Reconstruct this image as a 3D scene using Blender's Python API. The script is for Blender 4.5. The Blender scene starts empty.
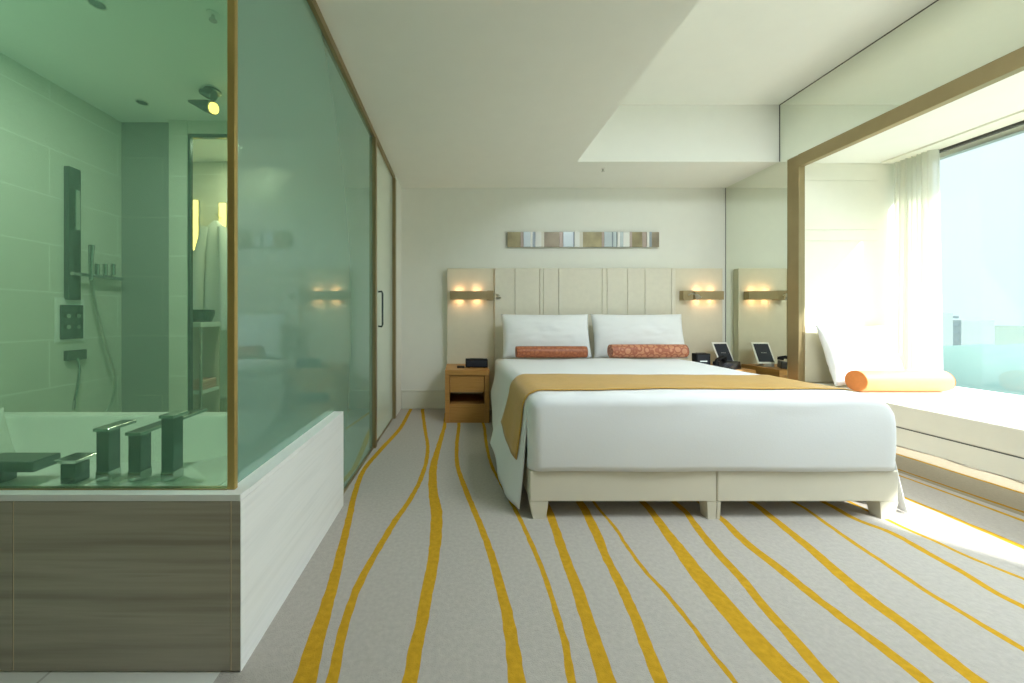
import bpy, bmesh, math, random
from mathutils import Vector, Matrix, noise as mnoise

random.seed(4)
C = bpy.context.scene.collection
PI = math.pi
# photograph constants (1024 x 683): focal length in pixels, vanishing point, eye height
F, CX, CY, H = 360.0, 459.0, 317.5, 1.04


def PX(u, y):
    return (u - CX) * y / F


def PZ(v, y):
    return H + (CY - v) * y / F


# ---------------------------------------------------------------- materials
def nodes(m):
    m.use_nodes = True
    nt = m.node_tree
    return nt, nt.nodes, nt.links


def pm(name, col, rough=0.5, metal=0.0, spec=0.5, var=0.0, vscale=8.0, bump=0.0, bscale=200.0,
       stretch=(1, 1, 1), sheen=0.0, emit=None, estr=0.0, sss=0.0):
    m = bpy.data.materials.new(name)
    nt, N, L = nodes(m)
    b = N['Principled BSDF']
    c = (*col, 1)
    b.inputs['Base Color'].default_value = c
    b.inputs['Roughness'].default_value = rough
    b.inputs['Metallic'].default_value = metal
    b.inputs['Specular IOR Level'].default_value = spec
    if sheen:
        b.inputs['Sheen Weight'].default_value = sheen
    if emit:
        b.inputs['Emission Color'].default_value = (*emit, 1)
        b.inputs['Emission Strength'].default_value = estr
    tc = N.new('ShaderNodeTexCoord')
    mp = N.new('ShaderNodeMapping')
    mp.inputs['Scale'].default_value = stretch
    L.new(tc.outputs['Object'], mp.inputs['Vector'])
    if var:
        n = N.new('ShaderNodeTexNoise')
        n.inputs['Scale'].default_value = vscale
        n.inputs['Detail'].default_value = 5
        L.new(mp.outputs['Vector'], n.inputs['Vector'])
        r = N.new('ShaderNodeValToRGB')
        r.color_ramp.elements[0].position = 0.3
        r.color_ramp.elements[1].position = 0.7
        r.color_ramp.elements[0].color = (*[max(0, x * (1 - var)) for x in col], 1)
        r.color_ramp.elements[1].color = (*[min(1, x * (1 + var)) for x in col], 1)
        L.new(n.outputs['Fac'], r.inputs['Fac'])
        L.new(r.outputs['Color'], b.inputs['Base Color'])
    if bump:
        n2 = N.new('ShaderNodeTexNoise')
        n2.inputs['Scale'].default_value = bscale
        n2.inputs['Detail'].default_value = 3
        L.new(mp.outputs['Vector'], n2.inputs['Vector'])
        bp = N.new('ShaderNodeBump')
        bp.inputs['Strength'].default_value = bump
        bp.inputs['Distance'].default_value = 0.004
        L.new(n2.outputs['Fac'], bp.inputs['Height'])
        L.new(bp.outputs['Normal'], b.inputs['Normal'])
    return m


def ramp_mat(name, stops, scale, stretch, rough=0.4, spec=0.5, detail=6, distort=0.0, metal=0.0):
    m = bpy.data.materials.new(name)
    nt, N, L = nodes(m)
    b = N['Principled BSDF']
    b.inputs['Roughness'].default_value = rough
    b.inputs['Specular IOR Level'].default_value = spec
    b.inputs['Metallic'].default_value = metal
    tc = N.new('ShaderNodeTexCoord')
    mp = N.new('ShaderNodeMapping')
    mp.inputs['Scale'].default_value = stretch
    n = N.new('ShaderNodeTexNoise')
    n.inputs['Scale'].default_value = scale
    n.inputs['Detail'].default_value = detail
    n.inputs['Distortion'].default_value = distort
    r = N.new('ShaderNodeValToRGB')
    e = r.color_ramp.elements
    while len(e) < len(stops):
        e.new(0.5)
    for i, (p, c) in enumerate(stops):
        e[i].position = p
        e[i].color = (*c, 1)
    L.new(tc.outputs['Object'], mp.inputs['Vector'])
    L.new(mp.outputs['Vector'], n.inputs['Vector'])
    L.new(n.outputs['Fac'], r.inputs['Fac'])
    L.new(r.outputs['Color'], b.inputs['Base Color'])
    return m


def glass_mat(name, tint, refl_col=(1, 1, 1), ior=1.5, frost=None, frost_fac=0.0, rough=0.0, frost_trans=0.5):
    """thin tinted sheet: transparent tint (+ milky film) under a fresnel mirror coat"""
    m = bpy.data.materials.new(name)
    nt, N, L = nodes(m)
    N.remove(N['Principled BSDF'])
    out = N['Material Output']
    t = N.new('ShaderNodeBsdfTransparent')
    t.inputs['Color'].default_value = (*[c ** 0.5 for c in tint], 1)
    base = t.outputs[0]
    if frost:
        d = N.new('ShaderNodeBsdfDiffuse')
        d.inputs['Color'].default_value = (*frost, 1)
        tr = N.new('ShaderNodeBsdfTranslucent')
        tr.inputs['Color'].default_value = (*frost, 1)
        mx0 = N.new('ShaderNodeMixShader')
        mx0.inputs[0].default_value = frost_trans
        L.new(d.outputs[0], mx0.inputs[1])
        L.new(tr.outputs[0], mx0.inputs[2])
        mx = N.new('ShaderNodeMixShader')
        mx.inputs[0].default_value = frost_fac
        L.new(base, mx.inputs[1])
        L.new(mx0.outputs[0], mx.inputs[2])
        base = mx.outputs[0]
    g = N.new('ShaderNodeBsdfGlossy')
    g.inputs['Color'].default_value = (*refl_col, 1)
    g.inputs['Roughness'].default_value = rough
    # fresnel of a thin sheet, the same from both of its faces
    ge = N.new('ShaderNodeNewGeometry')
    dt = N.new('ShaderNodeVectorMath'); dt.operation = 'DOT_PRODUCT'
    L.new(ge.outputs['Normal'], dt.inputs[0])
    L.new(ge.outputs['Incoming'], dt.inputs[1])
    ab = N.new('ShaderNodeMath'); ab.operation = 'ABSOLUTE'
    L.new(dt.outputs['Value'], ab.inputs[0])
    om = N.new('ShaderNodeMath'); om.operation = 'SUBTRACT'; om.inputs[0].default_value = 1.0
    L.new(ab.outputs[0], om.inputs[1])
    pw = N.new('ShaderNodeMath'); pw.operation = 'POWER'; pw.inputs[1].default_value = 5.0
    L.new(om.outputs[0], pw.inputs[0])
    f0 = ((ior - 1) / (ior + 1)) ** 2
    fm = N.new('ShaderNodeMath'); fm.operation = 'MULTIPLY_ADD'
    fm.inputs[1].default_value = 1 - f0
    fm.inputs[2].default_value = f0
    L.new(pw.outputs[0], fm.inputs[0])
    mxo = N.new('ShaderNodeMixShader')
    L.new(fm.outputs[0], mxo.inputs[0])
    L.new(base, mxo.inputs[1])
    L.new(g.outputs[0], mxo.inputs[2])
    L.new(mxo.outputs[0], out.inputs['Surface'])
    return m


def mirror_mat(name, col, rough=0.0):
    m = bpy.data.materials.new(name)
    nt, N, L = nodes(m)
    b = N['Principled BSDF']
    b.inputs['Base Color'].default_value = (*col, 1)
    b.inputs['Metallic'].default_value = 1.0
    b.inputs['Roughness'].default_value = rough
    return m


def tile_mat(name, c1, c2, mortar, axes, bw, bh, rough=0.35, vein=0.08, msize=0.004, offset=0.5, spec=0.3):
    m = bpy.data.materials.new(name)
    nt, N, L = nodes(m)
    b = N['Principled BSDF']
    b.inputs['Roughness'].default_value = rough
    b.inputs['Specular IOR Level'].default_value = spec
    tc = N.new('ShaderNodeTexCoord')
    sp = N.new('ShaderNodeSeparateXYZ')
    cb = N.new('ShaderNodeCombineXYZ')
    L.new(tc.outputs['Object'], sp.inputs[0])
    L.new(sp.outputs[axes[0]], cb.inputs[0])
    L.new(sp.outputs[axes[1]], cb.inputs[1])
    br = N.new('ShaderNodeTexBrick')
    br.offset = offset
    br.inputs['Scale'].default_value = 1.0
    br.inputs['Brick Width'].default_value = bw
    br.inputs['Row Height'].default_value = bh
    br.inputs['Mortar Size'].default_value = msize
    br.inputs['Color1'].default_value = (*c1, 1)
    br.inputs['Color2'].default_value = (*c2, 1)
    br.inputs['Mortar'].default_value = (*mortar, 1)
    L.new(cb.outputs[0], br.inputs['Vector'])
    n = N.new('ShaderNodeTexNoise')
    n.inputs['Scale'].default_value = 3.0
    n.inputs['Detail'].default_value = 6
    mp = N.new('ShaderNodeMapping')
    mp.inputs['Scale'].default_value = (1, 1, 14)
    L.new(tc.outputs['Object'], mp.inputs['Vector'])
    L.new(mp.outputs['Vector'], n.inputs['Vector'])
    mm = N.new('ShaderNodeMapRange')
    mm.inputs['To Min'].default_value = 1 - vein
    mm.inputs['To Max'].default_value = 1 + vein
    L.new(n.outputs['Fac'], mm.inputs['Value'])
    mul = N.new('ShaderNodeVectorMath')
    mul.operation = 'SCALE'
    L.new(br.outputs['Color'], mul.inputs[0])
    L.new(mm.outputs[0], mul.inputs['Scale'])
    L.new(mul.outputs[0], b.inputs['Base Color'])
    return m


M = {}
M['wall'] = pm('wall_paint', (0.83, 0.84, 0.78), 0.75, var=0.01, bump=0.05, bscale=300, spec=0.2)
M['ceiling'] = pm('ceiling_paint', (0.83, 0.84, 0.785), 0.85, var=0.008, spec=0.1)
M['dark_wall'] = pm('dark_panel', (0.10, 0.08, 0.055), 0.6, var=0.2, vscale=3, stretch=(1, 1, 0.1))
M['alcove'] = pm('alcove_panel', (0.83, 0.82, 0.72), 0.6, var=0.012, spec=0.25)
M['base'] = pm('baseboard_paint', (0.78, 0.80, 0.72), 0.45, var=0.01)
M['carpet'] = pm('carpet_pile', (0.435, 0.405, 0.368), 0.95, var=0.07, vscale=60, bump=0.6, bscale=260, spec=0.05, sheen=0.15)
M['gold'] = pm('carpet_gold', (0.52, 0.30, 0.022), 0.95, var=0.12, vscale=50, bump=0.6, bscale=260, spec=0.05)
M['marble_floor'] = tile_mat('marble_floor', (0.72, 0.74, 0.68), (0.70, 0.71, 0.66), (0.5, 0.5, 0.46), (0, 1), 0.6, 0.6, 0.25, 0.05, offset=0)
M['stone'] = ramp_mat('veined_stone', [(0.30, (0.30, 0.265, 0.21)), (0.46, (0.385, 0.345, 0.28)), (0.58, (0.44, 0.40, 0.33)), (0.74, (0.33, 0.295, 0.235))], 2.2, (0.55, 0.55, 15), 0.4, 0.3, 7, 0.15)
M['white_stone'] = ramp_mat('white_stone', [(0.3, (0.80, 0.82, 0.81)), (0.55, (0.87, 0.885, 0.875)), (0.75, (0.82, 0.84, 0.83))], 3.0, (0.7, 0.7, 16), 0.4, 0.35, 6, 0.1)
M['pale_edge'] = pm('pale_stone_edge', (0.72, 0.62, 0.45), 0.4)
M['tile'] = tile_mat('bath_tile', (0.66, 0.66, 0.58), (0.64, 0.64, 0.56), (0.76, 0.76, 0.68), (1, 2), 0.9, 0.3, 0.35, 0.06)
M['tile_back'] = tile_mat('bath_tile_back', (0.66, 0.66, 0.58), (0.64, 0.64, 0.56), (0.76, 0.76, 0.68), (0, 2), 0.9, 0.3, 0.35, 0.06)
M['tile_dark'] = tile_mat('bath_tile_dark', (0.29, 0.31, 0.29), (0.27, 0.29, 0.275), (0.36, 0.37, 0.34), (0, 2), 0.9, 0.45, 0.35, 0.08)
M['tub'] = pm('tub_enamel', (0.80, 0.80, 0.76), 0.25)
M['bronze'] = pm('bronze_metal', (0.36, 0.285, 0.155), 0.4, 0.8, var=0.05)
M['sconce_bar'] = pm('sconce_bronze', (0.42, 0.33, 0.18), 0.45, 0.35, var=0.05)
M['gold_metal'] = pm('gold_metal', (0.52, 0.38, 0.13), 0.4, 0.55, var=0.05)
M['steel'] = pm('brushed_steel', (0.60, 0.59, 0.54), 0.3, 1.0)
M['chrome'] = pm('chrome', (0.55, 0.58, 0.58), 0.12, 1.0)
M['dark_chrome'] = pm('dark_chrome', (0.09, 0.12, 0.13), 0.2, 0.9)
M['glass_green'] = glass_mat('green_glass', (0.58, 0.84, 0.69), (0.8, 1, 0.9), 1.4, frost=(0.34, 0.62, 0.47), frost_fac=0.17, frost_trans=0.5)
M['glass_milk'] = glass_mat('milky_glass', (0.42, 0.66, 0.56), (0.88, 1, 0.96), 2.3, frost=(0.29, 0.46, 0.39), frost_fac=0.62, frost_trans=0.3)
M['glass_door'] = glass_mat('door_glass', (0.6, 0.8, 0.7), (1, 1, 1), 1.5, frost=(0.78, 0.84, 0.77), frost_fac=0.88, frost_trans=0.4)
M['glass_clear'] = glass_mat('window_glass', (0.93, 0.96, 0.97), (1, 1, 1), 1.3)
M['mirror'] = mirror_mat('mirror_silver', (0.87, 0.91, 0.82))
M['mirror_warm'] = mirror_mat('mirror_warm', (0.66, 0.61, 0.49), 0.03)
M['dark_line'] = pm('dark_edge', (0.06, 0.06, 0.05), 0.6)
M['linen'] = pm('white_linen', (0.80, 0.825, 0.84), 0.85, bump=0.12, bscale=120, spec=0.15, sheen=0.1)
M['pillow'] = pm('pillow_linen', (0.84, 0.86, 0.87), 0.85, bump=0.1, bscale=100, spec=0.15)
M['runner'] = pm('gold_satin', (0.56, 0.33, 0.07), 0.5, var=0.05, vscale=30, bump=0.15, bscale=250, spec=0.3, sheen=0.2)
M['bed_base'] = pm('cream_leather', (0.70, 0.67, 0.56), 0.55, var=0.02, bump=0.1, bscale=150, spec=0.3)
M['headboard'] = pm('beige_upholstery', (0.74, 0.71, 0.60), 0.7, var=0.025, vscale=20, bump=0.12, bscale=200, spec=0.2)
M['headside'] = pm('beige_panel', (0.73, 0.69, 0.555), 0.6, var=0.02, vscale=14, spec=0.25)
M['bench'] = pm('bench_upholstery', (0.72, 0.70, 0.60), 0.7, var=0.02, bump=0.1, bscale=150, spec=0.2)
M['bench_back'] = pm('bench_back_upholstery', (0.60, 0.56, 0.43), 0.75, var=0.02, bump=0.1, bscale=150, spec=0.2)
M['wood'] = ramp_mat('honey_wood', [(0.3, (0.40, 0.19, 0.05)), (0.5, (0.50, 0.26, 0.075)), (0.7, (0.44, 0.215, 0.06))], 3.5, (1.0, 1.0, 16), 0.4, 0.35, 5, 0.1)
M['wood_dark'] = pm('niche_lining', (0.20, 0.14, 0.075), 0.6, var=0.06)
M['niche'] = pm('grey_niche', (0.52, 0.46, 0.36), 0.6)
M['black'] = pm('black_plastic', (0.012, 0.012, 0.013), 0.35)
M['black_soft'] = pm('black_matte', (0.014, 0.015, 0.016), 0.7, spec=0.2)
M['screen'] = pm('dark_screen', (0.03, 0.034, 0.045), 0.5, spec=0.2)
M['white_plastic'] = pm('white_plastic', (0.82, 0.81, 0.77), 0.35)
M['grey_plastic'] = pm('grey_plastic', (0.35, 0.35, 0.34), 0.4)
M['digits'] = pm('clock_digits', (0.1, 0.1, 0.1), 0.5, emit=(0.75, 0.9, 0.85), estr=0.5)
M['bulb'] = pm('warm_bulb', (1, 0.8, 0.5), 0.5, emit=(1.0, 0.62, 0.22), estr=0.8)
M['amber'] = pm('amber_strip', (1, 0.8, 0.4), 0.5, emit=(1.0, 0.62, 0.12), estr=2.2)
M['bolster_orange'] = pm('orange_satin', (0.82, 0.36, 0.13), 0.5, var=0.04, vscale=40, spec=0.3, sheen=0.2)
M['bolster_cap'] = pm('orange_cap', (0.72, 0.24, 0.06), 0.5, var=0.05, vscale=40)
M['robe'] = pm('towelling', (0.72, 0.74, 0.70), 0.95, bump=0.4, bscale=150)
M['pink'] = pm('pink_towel', (0.66, 0.36, 0.30), 0.95, bump=0.3, bscale=150)
M['sheer'] = None


def sheer_mat():
    m = bpy.data.materials.new('sheer_fabric')
    nt, N, L = nodes(m)
    N.remove(N['Principled BSDF'])
    t = N.new('ShaderNodeBsdfTransparent')
    t.inputs['Color'].default_value = (0.97, 0.97, 0.95, 1)
    d = N.new('ShaderNodeBsdfDiffuse')
    d.inputs['Color'].default_value = (0.88, 0.88, 0.82, 1)
    tr = N.new('ShaderNodeBsdfTranslucent')
    tr.inputs['Color'].default_value = (0.88, 0.88, 0.82, 1)
    a = N.new('ShaderNodeMixShader')
    a.inputs[0].default_value = 0.55
    L.new(d.outputs[0], a.inputs[1])
    L.new(tr.outputs[0], a.inputs[2])
    b = N.new('ShaderNodeMixShader')
    b.inputs[0].default_value = 0.6
    L.new(t.outputs[0], b.inputs[1])
    L.new(a.outputs[0], b.inputs[2])
    L.new(b.outputs[0], N['Material Output'].inputs['Surface'])
    return m


M['sheer'] = sheer_mat()


def bolster_pattern(name, base, dark, light, scale):
    m = bpy.data.materials.new(name)
    nt, N, L = nodes(m)
    b = N['Principled BSDF']
    b.inputs['Roughness'].default_value = 0.45
    tc = N.new('ShaderNodeTexCoord')
    mp = N.new('ShaderNodeMapping')
    mp.inputs['Scale'].default_value = (1, 1, 1)
    v = N.new('ShaderNodeTexVoronoi')
    v.inputs['Scale'].default_value = scale
    v.inputs['Randomness'].default_value = 0.55
    r = N.new('ShaderNodeValToRGB')
    e = r.color_ramp.elements
    e[0].position, e[0].color = 0.0, (*light, 1)
    e[1].position, e[1].color = 1.0, (*base, 1)
    for p, c in ((0.42, light), (0.5, dark), (0.62, dark), (0.68, base)):
        q = e.new(p)
        q.color = (*c, 1)
    L.new(tc.outputs['Object'], mp.inputs['Vector'])
    L.new(mp.outputs['Vector'], v.inputs['Vector'])
    L.new(v.outputs['Distance'], r.inputs['Fac'])
    L.new(r.outputs['Color'], b.inputs['Base Color'])
    return m


M['pattern_a'] = bolster_pattern('rust_brocade', (0.42, 0.13, 0.05), (0.33, 0.09, 0.035), (0.46, 0.15, 0.06), 24)
M['pattern_b'] = bolster_pattern('salmon_brocade', (0.58, 0.25, 0.13), (0.38, 0.11, 0.055), (0.60, 0.27, 0.15), 17)


# ---------------------------------------------------------------- mesh helpers
class MB:
    def __init__(self):
        self.v, self.f, self.m = [], [], []

    def add(self, vs, fs, mi=0):
        o = len(self.v)
        self.v += [tuple(p) for p in vs]
        self.f += [tuple(i + o for i in f) for f in fs]
        self.m += [mi] * len(fs)
        return self

    def box(self, x0, x1, y0, y1, z0, z1, mi=0, mat=None):
        x0, x1 = sorted((x0, x1)); y0, y1 = sorted((y0, y1)); z0, z1 = sorted((z0, z1))
        vs = [(x, y, z) for z in (z0, z1) for y in (y0, y1) for x in (x0, x1)]
        if mat is not None:
            vs = [mat @ Vector(p) for p in vs]
        return self.add(vs, [(0, 2, 3, 1), (4, 5, 7, 6), (0, 1, 5, 4), (2, 6, 7, 3), (0, 4, 6, 2), (1, 3, 7, 5)], mi)

    def hexa(self, bottom, top, mi=0):
        """bottom, top: four corners each, counter-clockwise from above"""
        vs = list(bottom) + list(top)
        return self.add(vs, [(3, 2, 1, 0), (4, 5, 6, 7), (0, 1, 5, 4), (1, 2, 6, 5), (2, 3, 7, 6), (3, 0, 4, 7)], mi)

    def grid(self, pts, mi=0, closed=False):
        """pts[i][j]"""
        nu, nv = len(pts), len(pts[0])
        vs = [p for row in pts for p in row]
        fs = []
        for i in range(nu - (0 if closed else 1)):
            for j in range(nv - 1):
                a, b = i * nv + j, ((i + 1) % nu) * nv + j
                fs.append((a, b, b + 1, a + 1))
        return self.add(vs, fs, mi)

    def tube(self, path, r, n=12, mi=0, caps=True):
        path = [Vector(p) for p in path]
        rs = r if isinstance(r, (list, tuple)) else [r] * len(path)
        rings, up = [], None
        for i, p in enumerate(path):
            t = (path[min(i + 1, len(path) - 1)] - path[max(i - 1, 0)]).normalized()
            if up is None:
                up = Vector((0, 0, 1)) if abs(t.z) < 0.9 else Vector((1, 0, 0))
            a = t.cross(up).normalized()
            b = a.cross(t).normalized()
            up = b
            rings.append([p + a * math.cos(2 * PI * k / n) * rs[i] + b * math.sin(2 * PI * k / n) * rs[i] for k in range(n)])
        vs = [q for ring in rings for q in ring]
        fs = []
        for i in range(len(rings) - 1):
            for k in range(n):
                fs.append((i * n + k, i * n + (k + 1) % n, (i + 1) * n + (k + 1) % n, (i + 1) * n + k))
        if caps:
            fs.append(tuple(reversed(range(n))))
            fs.append(tuple((len(rings) - 1) * n + k for k in range(n)))
        return self.add(vs, fs, mi)

    def cyl(self, p0, p1, r, n=20, mi=0):
        return self.tube([p0, p1], r, n, mi)

    def torus(self, c, axis, R, r, n=24, k=10, mi=0):
        axis = Vector(axis).normalized()
        a = axis.orthogonal().normalized()
        b = axis.cross(a)
        c = Vector(c)
        pts = []
        for i in range(n):
            d = a * math.cos(2 * PI * i / n) + b * math.sin(2 * PI * i / n)
            pts.append([c + d * (R + r * math.cos(2 * PI * j / k)) + axis * r * math.sin(2 * PI * j / k) for j in range(k + 1)])
        return self.grid(pts, mi, closed=True)

    def build(self, name, mats, parent=None, smooth=False, bevel=0.0, seg=2, local=False, origin=None, angle=35):
        me = bpy.data.meshes.new(name)
        off = Vector((0, 0, 0))
        if parent is not None and not local:
            q = parent
            while q is not None:
                off += q.location
                q = q.parent
        if origin is not None:
            off = Vector(origin)
        me.from_pydata([tuple(Vector(p) - off) for p in self.v], [], self.f)
        for m in (mats if isinstance(mats, (list, tuple)) else [mats]):
            me.materials.append(m)
        for p, mi in zip(me.polygons, self.m):
            p.material_index = mi
        bm = bmesh.new()
        bm.from_mesh(me)
        bmesh.ops.remove_doubles(bm, verts=bm.verts, dist=1e-5)
        bmesh.ops.recalc_face_normals(bm, faces=bm.faces)
        bm.to_mesh(me)
        bm.free()
        if smooth:
            for p in me.polygons:
                p.use_smooth = True
            me.set_sharp_from_angle(angle=math.radians(angle))
        o = bpy.data.objects.new(name, me)
        C.objects.link(o)
        if parent is not None:
            o.parent = parent
        if origin is not None:
            o.location = origin
        if bevel:
            bv = o.modifiers.new('edge', 'BEVEL')
            bv.width = bevel
            bv.segments = seg
            bv.limit_method = 'ANGLE'
            bv.angle_limit = math.radians(40)
        return o


def tag(o, label, cat, group=None, kind=None):
    o['label'] = label
    o['category'] = cat
    if group:
        o['group'] = group
    if kind:
        o['kind'] = kind
    return o


def thing(name, label, cat, loc=(0, 0, 0), rot=(0, 0, 0), group=None):
    o = bpy.data.objects.new(name, None)
    o.empty_display_size = 0.1
    C.objects.link(o)
    o.location = loc
    o.rotation_euler = rot
    return tag(o, label, cat, group)


def struct(name, mb, mats, parent=None, label=None, **k):
    o = mb.build(name, mats, parent, **k)
    if parent is None:
        o['kind'] = 'structure'
    if label:
        o['label'] = label
    return o


# ---------------------------------------------------------------- main planes
YB = 4.114            # back wall
XG = -0.69            # glass partition
XM = 3.05             # mirror wall
ZS = 2.52             # soffit / beam underside
ZC = 3.06             # raised ceiling
XS = 1.12             # edge of the soffit
YBEAM = 3.42          # face of the beam over the headboard
YR = -2.2             # wall behind the camera
XL = -2.56            # tiled bathroom wall
XW = 4.10             # window pane
XO = 4.27             # outside face of the window wall
ZA = 2.44             # alcove ceiling
YE = 3.27             # end wall of the window seat
XBF = 2.95            # bench front
ZB = 0.453            # bench top

# ---------------------------------------------------------------- carpet floor, stripes woven in
def c7(pts):
    return [(240 + x / 2.4125, 400 + y / 2.4125, w / 2.4125) for x, y, w in pts]


def c8(pts):
    return [(624 + x / 2.56, 450 + y / 2.56, w / 2.56) for x, y, w in pts]


stripes = [
    c7([(408, 30, 7), (385, 70, 8), (335, 125, 9), (298, 170, 10), (277, 225, 13), (262, 290, 16), (245, 360, 20), (228, 430, 25), (205, 510, 32), (180, 590, 42), (157, 680, 54)]),
    c7([(440, 25, 8), (447, 75, 8), (453, 120, 9), (440, 180, 10), (410, 240, 11), (375, 290, 13), (345, 340, 14), (310, 400, 16), (280, 460, 19), (255, 530, 22), (238, 600, 24), (222, 680, 28)]),
    c7([(493, 65, 8), (480, 110, 12), (466, 165, 18), (466, 220, 23), (474, 275, 28), (472, 330, 28), (464, 400, 27), (450, 470, 28), (436, 550, 30), (420, 620, 34), (410, 680, 38)]),
    c7([(528, 65, 8), (523, 110, 9), (525, 160, 10), (540, 205, 12), (560, 255, 13), (583, 310, 15), (605, 370, 18), (625, 440, 22), (645, 520, 28), (658, 600, 34), (668, 680, 42)]),
    c7([(590, 70, 7), (595, 110, 7), (608, 160, 7), (618, 180, 7), (672, 280, 9), (700, 340, 11), (735, 425, 12), (762, 510, 14), (785, 590, 17), (800, 680, 22)]),
    c7([(750, 280, 19), (785, 380, 23), (815, 460, 28), (845, 555, 33), (885, 680, 42)]),
    c7([(832, 265, 18), (870, 345, 21)]) + c8([(-56, 250, 20), (0, 365, 24), (30, 430, 26), (60, 510, 30), (95, 595, 34)]),
    c7([(865, 262, 6), (910, 315, 7)]) + c8([(0, 235, 8), (55, 310, 9), (110, 370, 10), (170, 445, 11), (225, 520, 12), (285, 595, 13)]),
    c8([(65, 150, 14), (120, 225, 24), (180, 305, 34), (250, 390, 42), (320, 470, 46), (380, 535, 48), (440, 595, 50)]),
    c8([(160, 160, 13), (200, 215, 17), (250, 275, 18), (310, 340, 20), (370, 415, 22), (430, 480, 24), (485, 545, 28), (530, 595, 32)]),
    c8([(255, 180, 13), (310, 235, 16), (400, 305, 18), (500, 385, 18), (600, 460, 20), (700, 535, 22), (775, 595, 24)]),
    c8([(345, 145, 12), (400, 190, 14), (480, 255, 18), (560, 325, 22), (640, 390, 24), (730, 455, 24), (830, 535, 26), (910, 595, 28)]),
    c8([(465, 150, 7), (520, 190, 8), (600, 245, 9), (690, 305, 10), (780, 365, 11), (880, 425, 12), (980, 485, 13), (1024, 510, 13)]),
    c8([(535, 145, 10), (600, 180, 11), (680, 210, 12), (780, 265, 13), (870, 315, 13), (960, 370, 13), (1024, 402, 14)]),
    c8([(730, 205, 8), (800, 235, 8), (870, 268, 8), (960, 305, 9), (1024, 330, 9)]),
    c8([(750, 135, 8), (800, 155, 9), (870, 185, 10), (950, 218, 12), (1024, 250, 13)]),
    c8([(735, 76, 5), (870, 125, 7), (1024, 182, 9)]),
]


def stripe_fn(pts):
    """pixel trace -> list of (Y, Xcentre, halfwidth) sorted by Y; nearly horizontal stripes use slant-corrected width"""
    q = []
    for i, (u, v, w) in enumerate(pts):
        y = F * H / (v - CY)
        i0, i1 = max(i - 1, 0), min(i + 1, len(pts) - 1)
        du, dv = pts[i1][0] - pts[i0][0], pts[i1][1] - pts[i0][1]
        k = math.hypot(du, dv) / max(abs(dv), 1e-6)
        q.append((y, PX(u, y), 0.5 * w * min(k, 1.6) * y / F))
    q.sort()
    return q


def pchip(q, y, k):
    if y <= q[0][0]:
        return q[0][k]
    if y >= q[-1][0]:
        return q[-1][k]
    for i in range(len(q) - 1):
        if q[i][0] <= y <= q[i + 1][0]:
            y0, y1 = q[i][0], q[i + 1][0]
            h = y1 - y0
            d = (q[i + 1][k] - q[i][k]) / h
            dl = (q[i][k] - q[i - 1][k]) / (y0 - q[i - 1][0]) if i > 0 else d
            dr = (q[i + 2][k] - q[i + 1][k]) / (q[i + 2][0] - y1) if i + 2 < len(q) else d
            m0, m1 = (d + dl) / 2, (d + dr) / 2
            t = (y - y0) / h
            return ((2 * t**3 - 3 * t**2 + 1) * q[i][k] + (t**3 - 2 * t**2 + t) * h * m0
                    + (-2 * t**3 + 3 * t**2) * q[i + 1][k] + (t**3 - t**2) * h * m1)


def carpet():
    fns = [stripe_fn(p) for p in stripes]
    ys = []
    y = YR
    while y < YB:
        ys.append(y)
        y += 0.16 if y < 0.8 else 0.018 + 0.006 * max(0, y)
    ys.append(YB)
    rows = []
    for y in ys:
        xs = [XG if y > 1.5 else -0.66]
        xs[0] = -0.70
        for k, q in enumerate(fns):
            c, h = pchip(q, y, 1), max(0.004, pchip(q, y, 2))
            j = 0.004 * mnoise.noise((y * 23, k * 7.3, 0))
            j2 = 0.004 * mnoise.noise((y * 23, k * 7.3, 5))
            xs += [c - h + j, c + h + j2]
        xs.append(XM + 0.05)
        for i in range(1, len(xs)):
            xs[i] = max(xs[i], xs[i - 1] + 0.001)
        rows.append([(x, y, 0.0) for x in xs])
    mb = MB()
    n = len(rows[0])
    for i in range(len(rows) - 1):
        for j in range(n - 1):
            mb.add([rows[i][j], rows[i][j + 1], rows[i + 1][j + 1], rows[i + 1][j]], [(0, 1, 2, 3)], j % 2)
    return struct('floor', mb, [M['carpet'], M['gold']], label='pale grey carpet with winding mustard stripes')


carpet()
struct('floor_bathroom', MB().box(-3.2, -0.70, YR, YB, -0.03, 0.0), M['marble_floor'], label='pale marble tile floor by the bath surround')

# ---------------------------------------------------------------- room shell
struct('wall_back', MB().box(-2.7, XM + 0.1, YB, YB + 0.1, 0, ZC + 0.05), M['wall'])
struct('wall_front', MB().box(-3.2, 4.4, YR - 0.1, YR, 0, ZC + 0.05), M['dark_wall'])
bb = MB().box(-0.655, 0.0 - 0.14, YB - 0.016, YB, 0, 0.2).box(-0.655, -0.14, YB - 0.022, YB, 0.2, 0.212)
struct('baseboard_back', bb, M['base'], bevel=0.003)
struct('ceiling', MB().box(-3.2, XS, YR, YB, ZS, ZS + 0.12).box(XS, XM + 0.1, YBEAM, YB, ZS, ZS + 0.12), M['ceiling'],
       label='low flat soffit above the bed head and the bath side')
struct('beam_back', MB().box(XS - 0.02, XM + 0.1, YBEAM, YB, ZS + 0.12, ZC + 0.02), M['ceiling'])
struct('ceiling_raised', MB().box(XS - 0.05, XM + 0.1, YR, YB, ZC, ZC + 0.1).box(XS - 0.05, XS, YR, YBEAM, ZS + 0.12, ZC), M['ceiling'])
# right wall: backing around the window seat opening
YP0, YP1 = 3.23, 3.338
YN = -0.85
wr = MB().box(XM, XM + 0.10, YP1, YB, 0, ZC).box(XM, XM + 0.10, YR, YP1, 2.50, ZC).box(XM, XM + 0.10, YR, YN, 0, 2.50)
struct('wall_right', wr, M['wall'])
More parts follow.
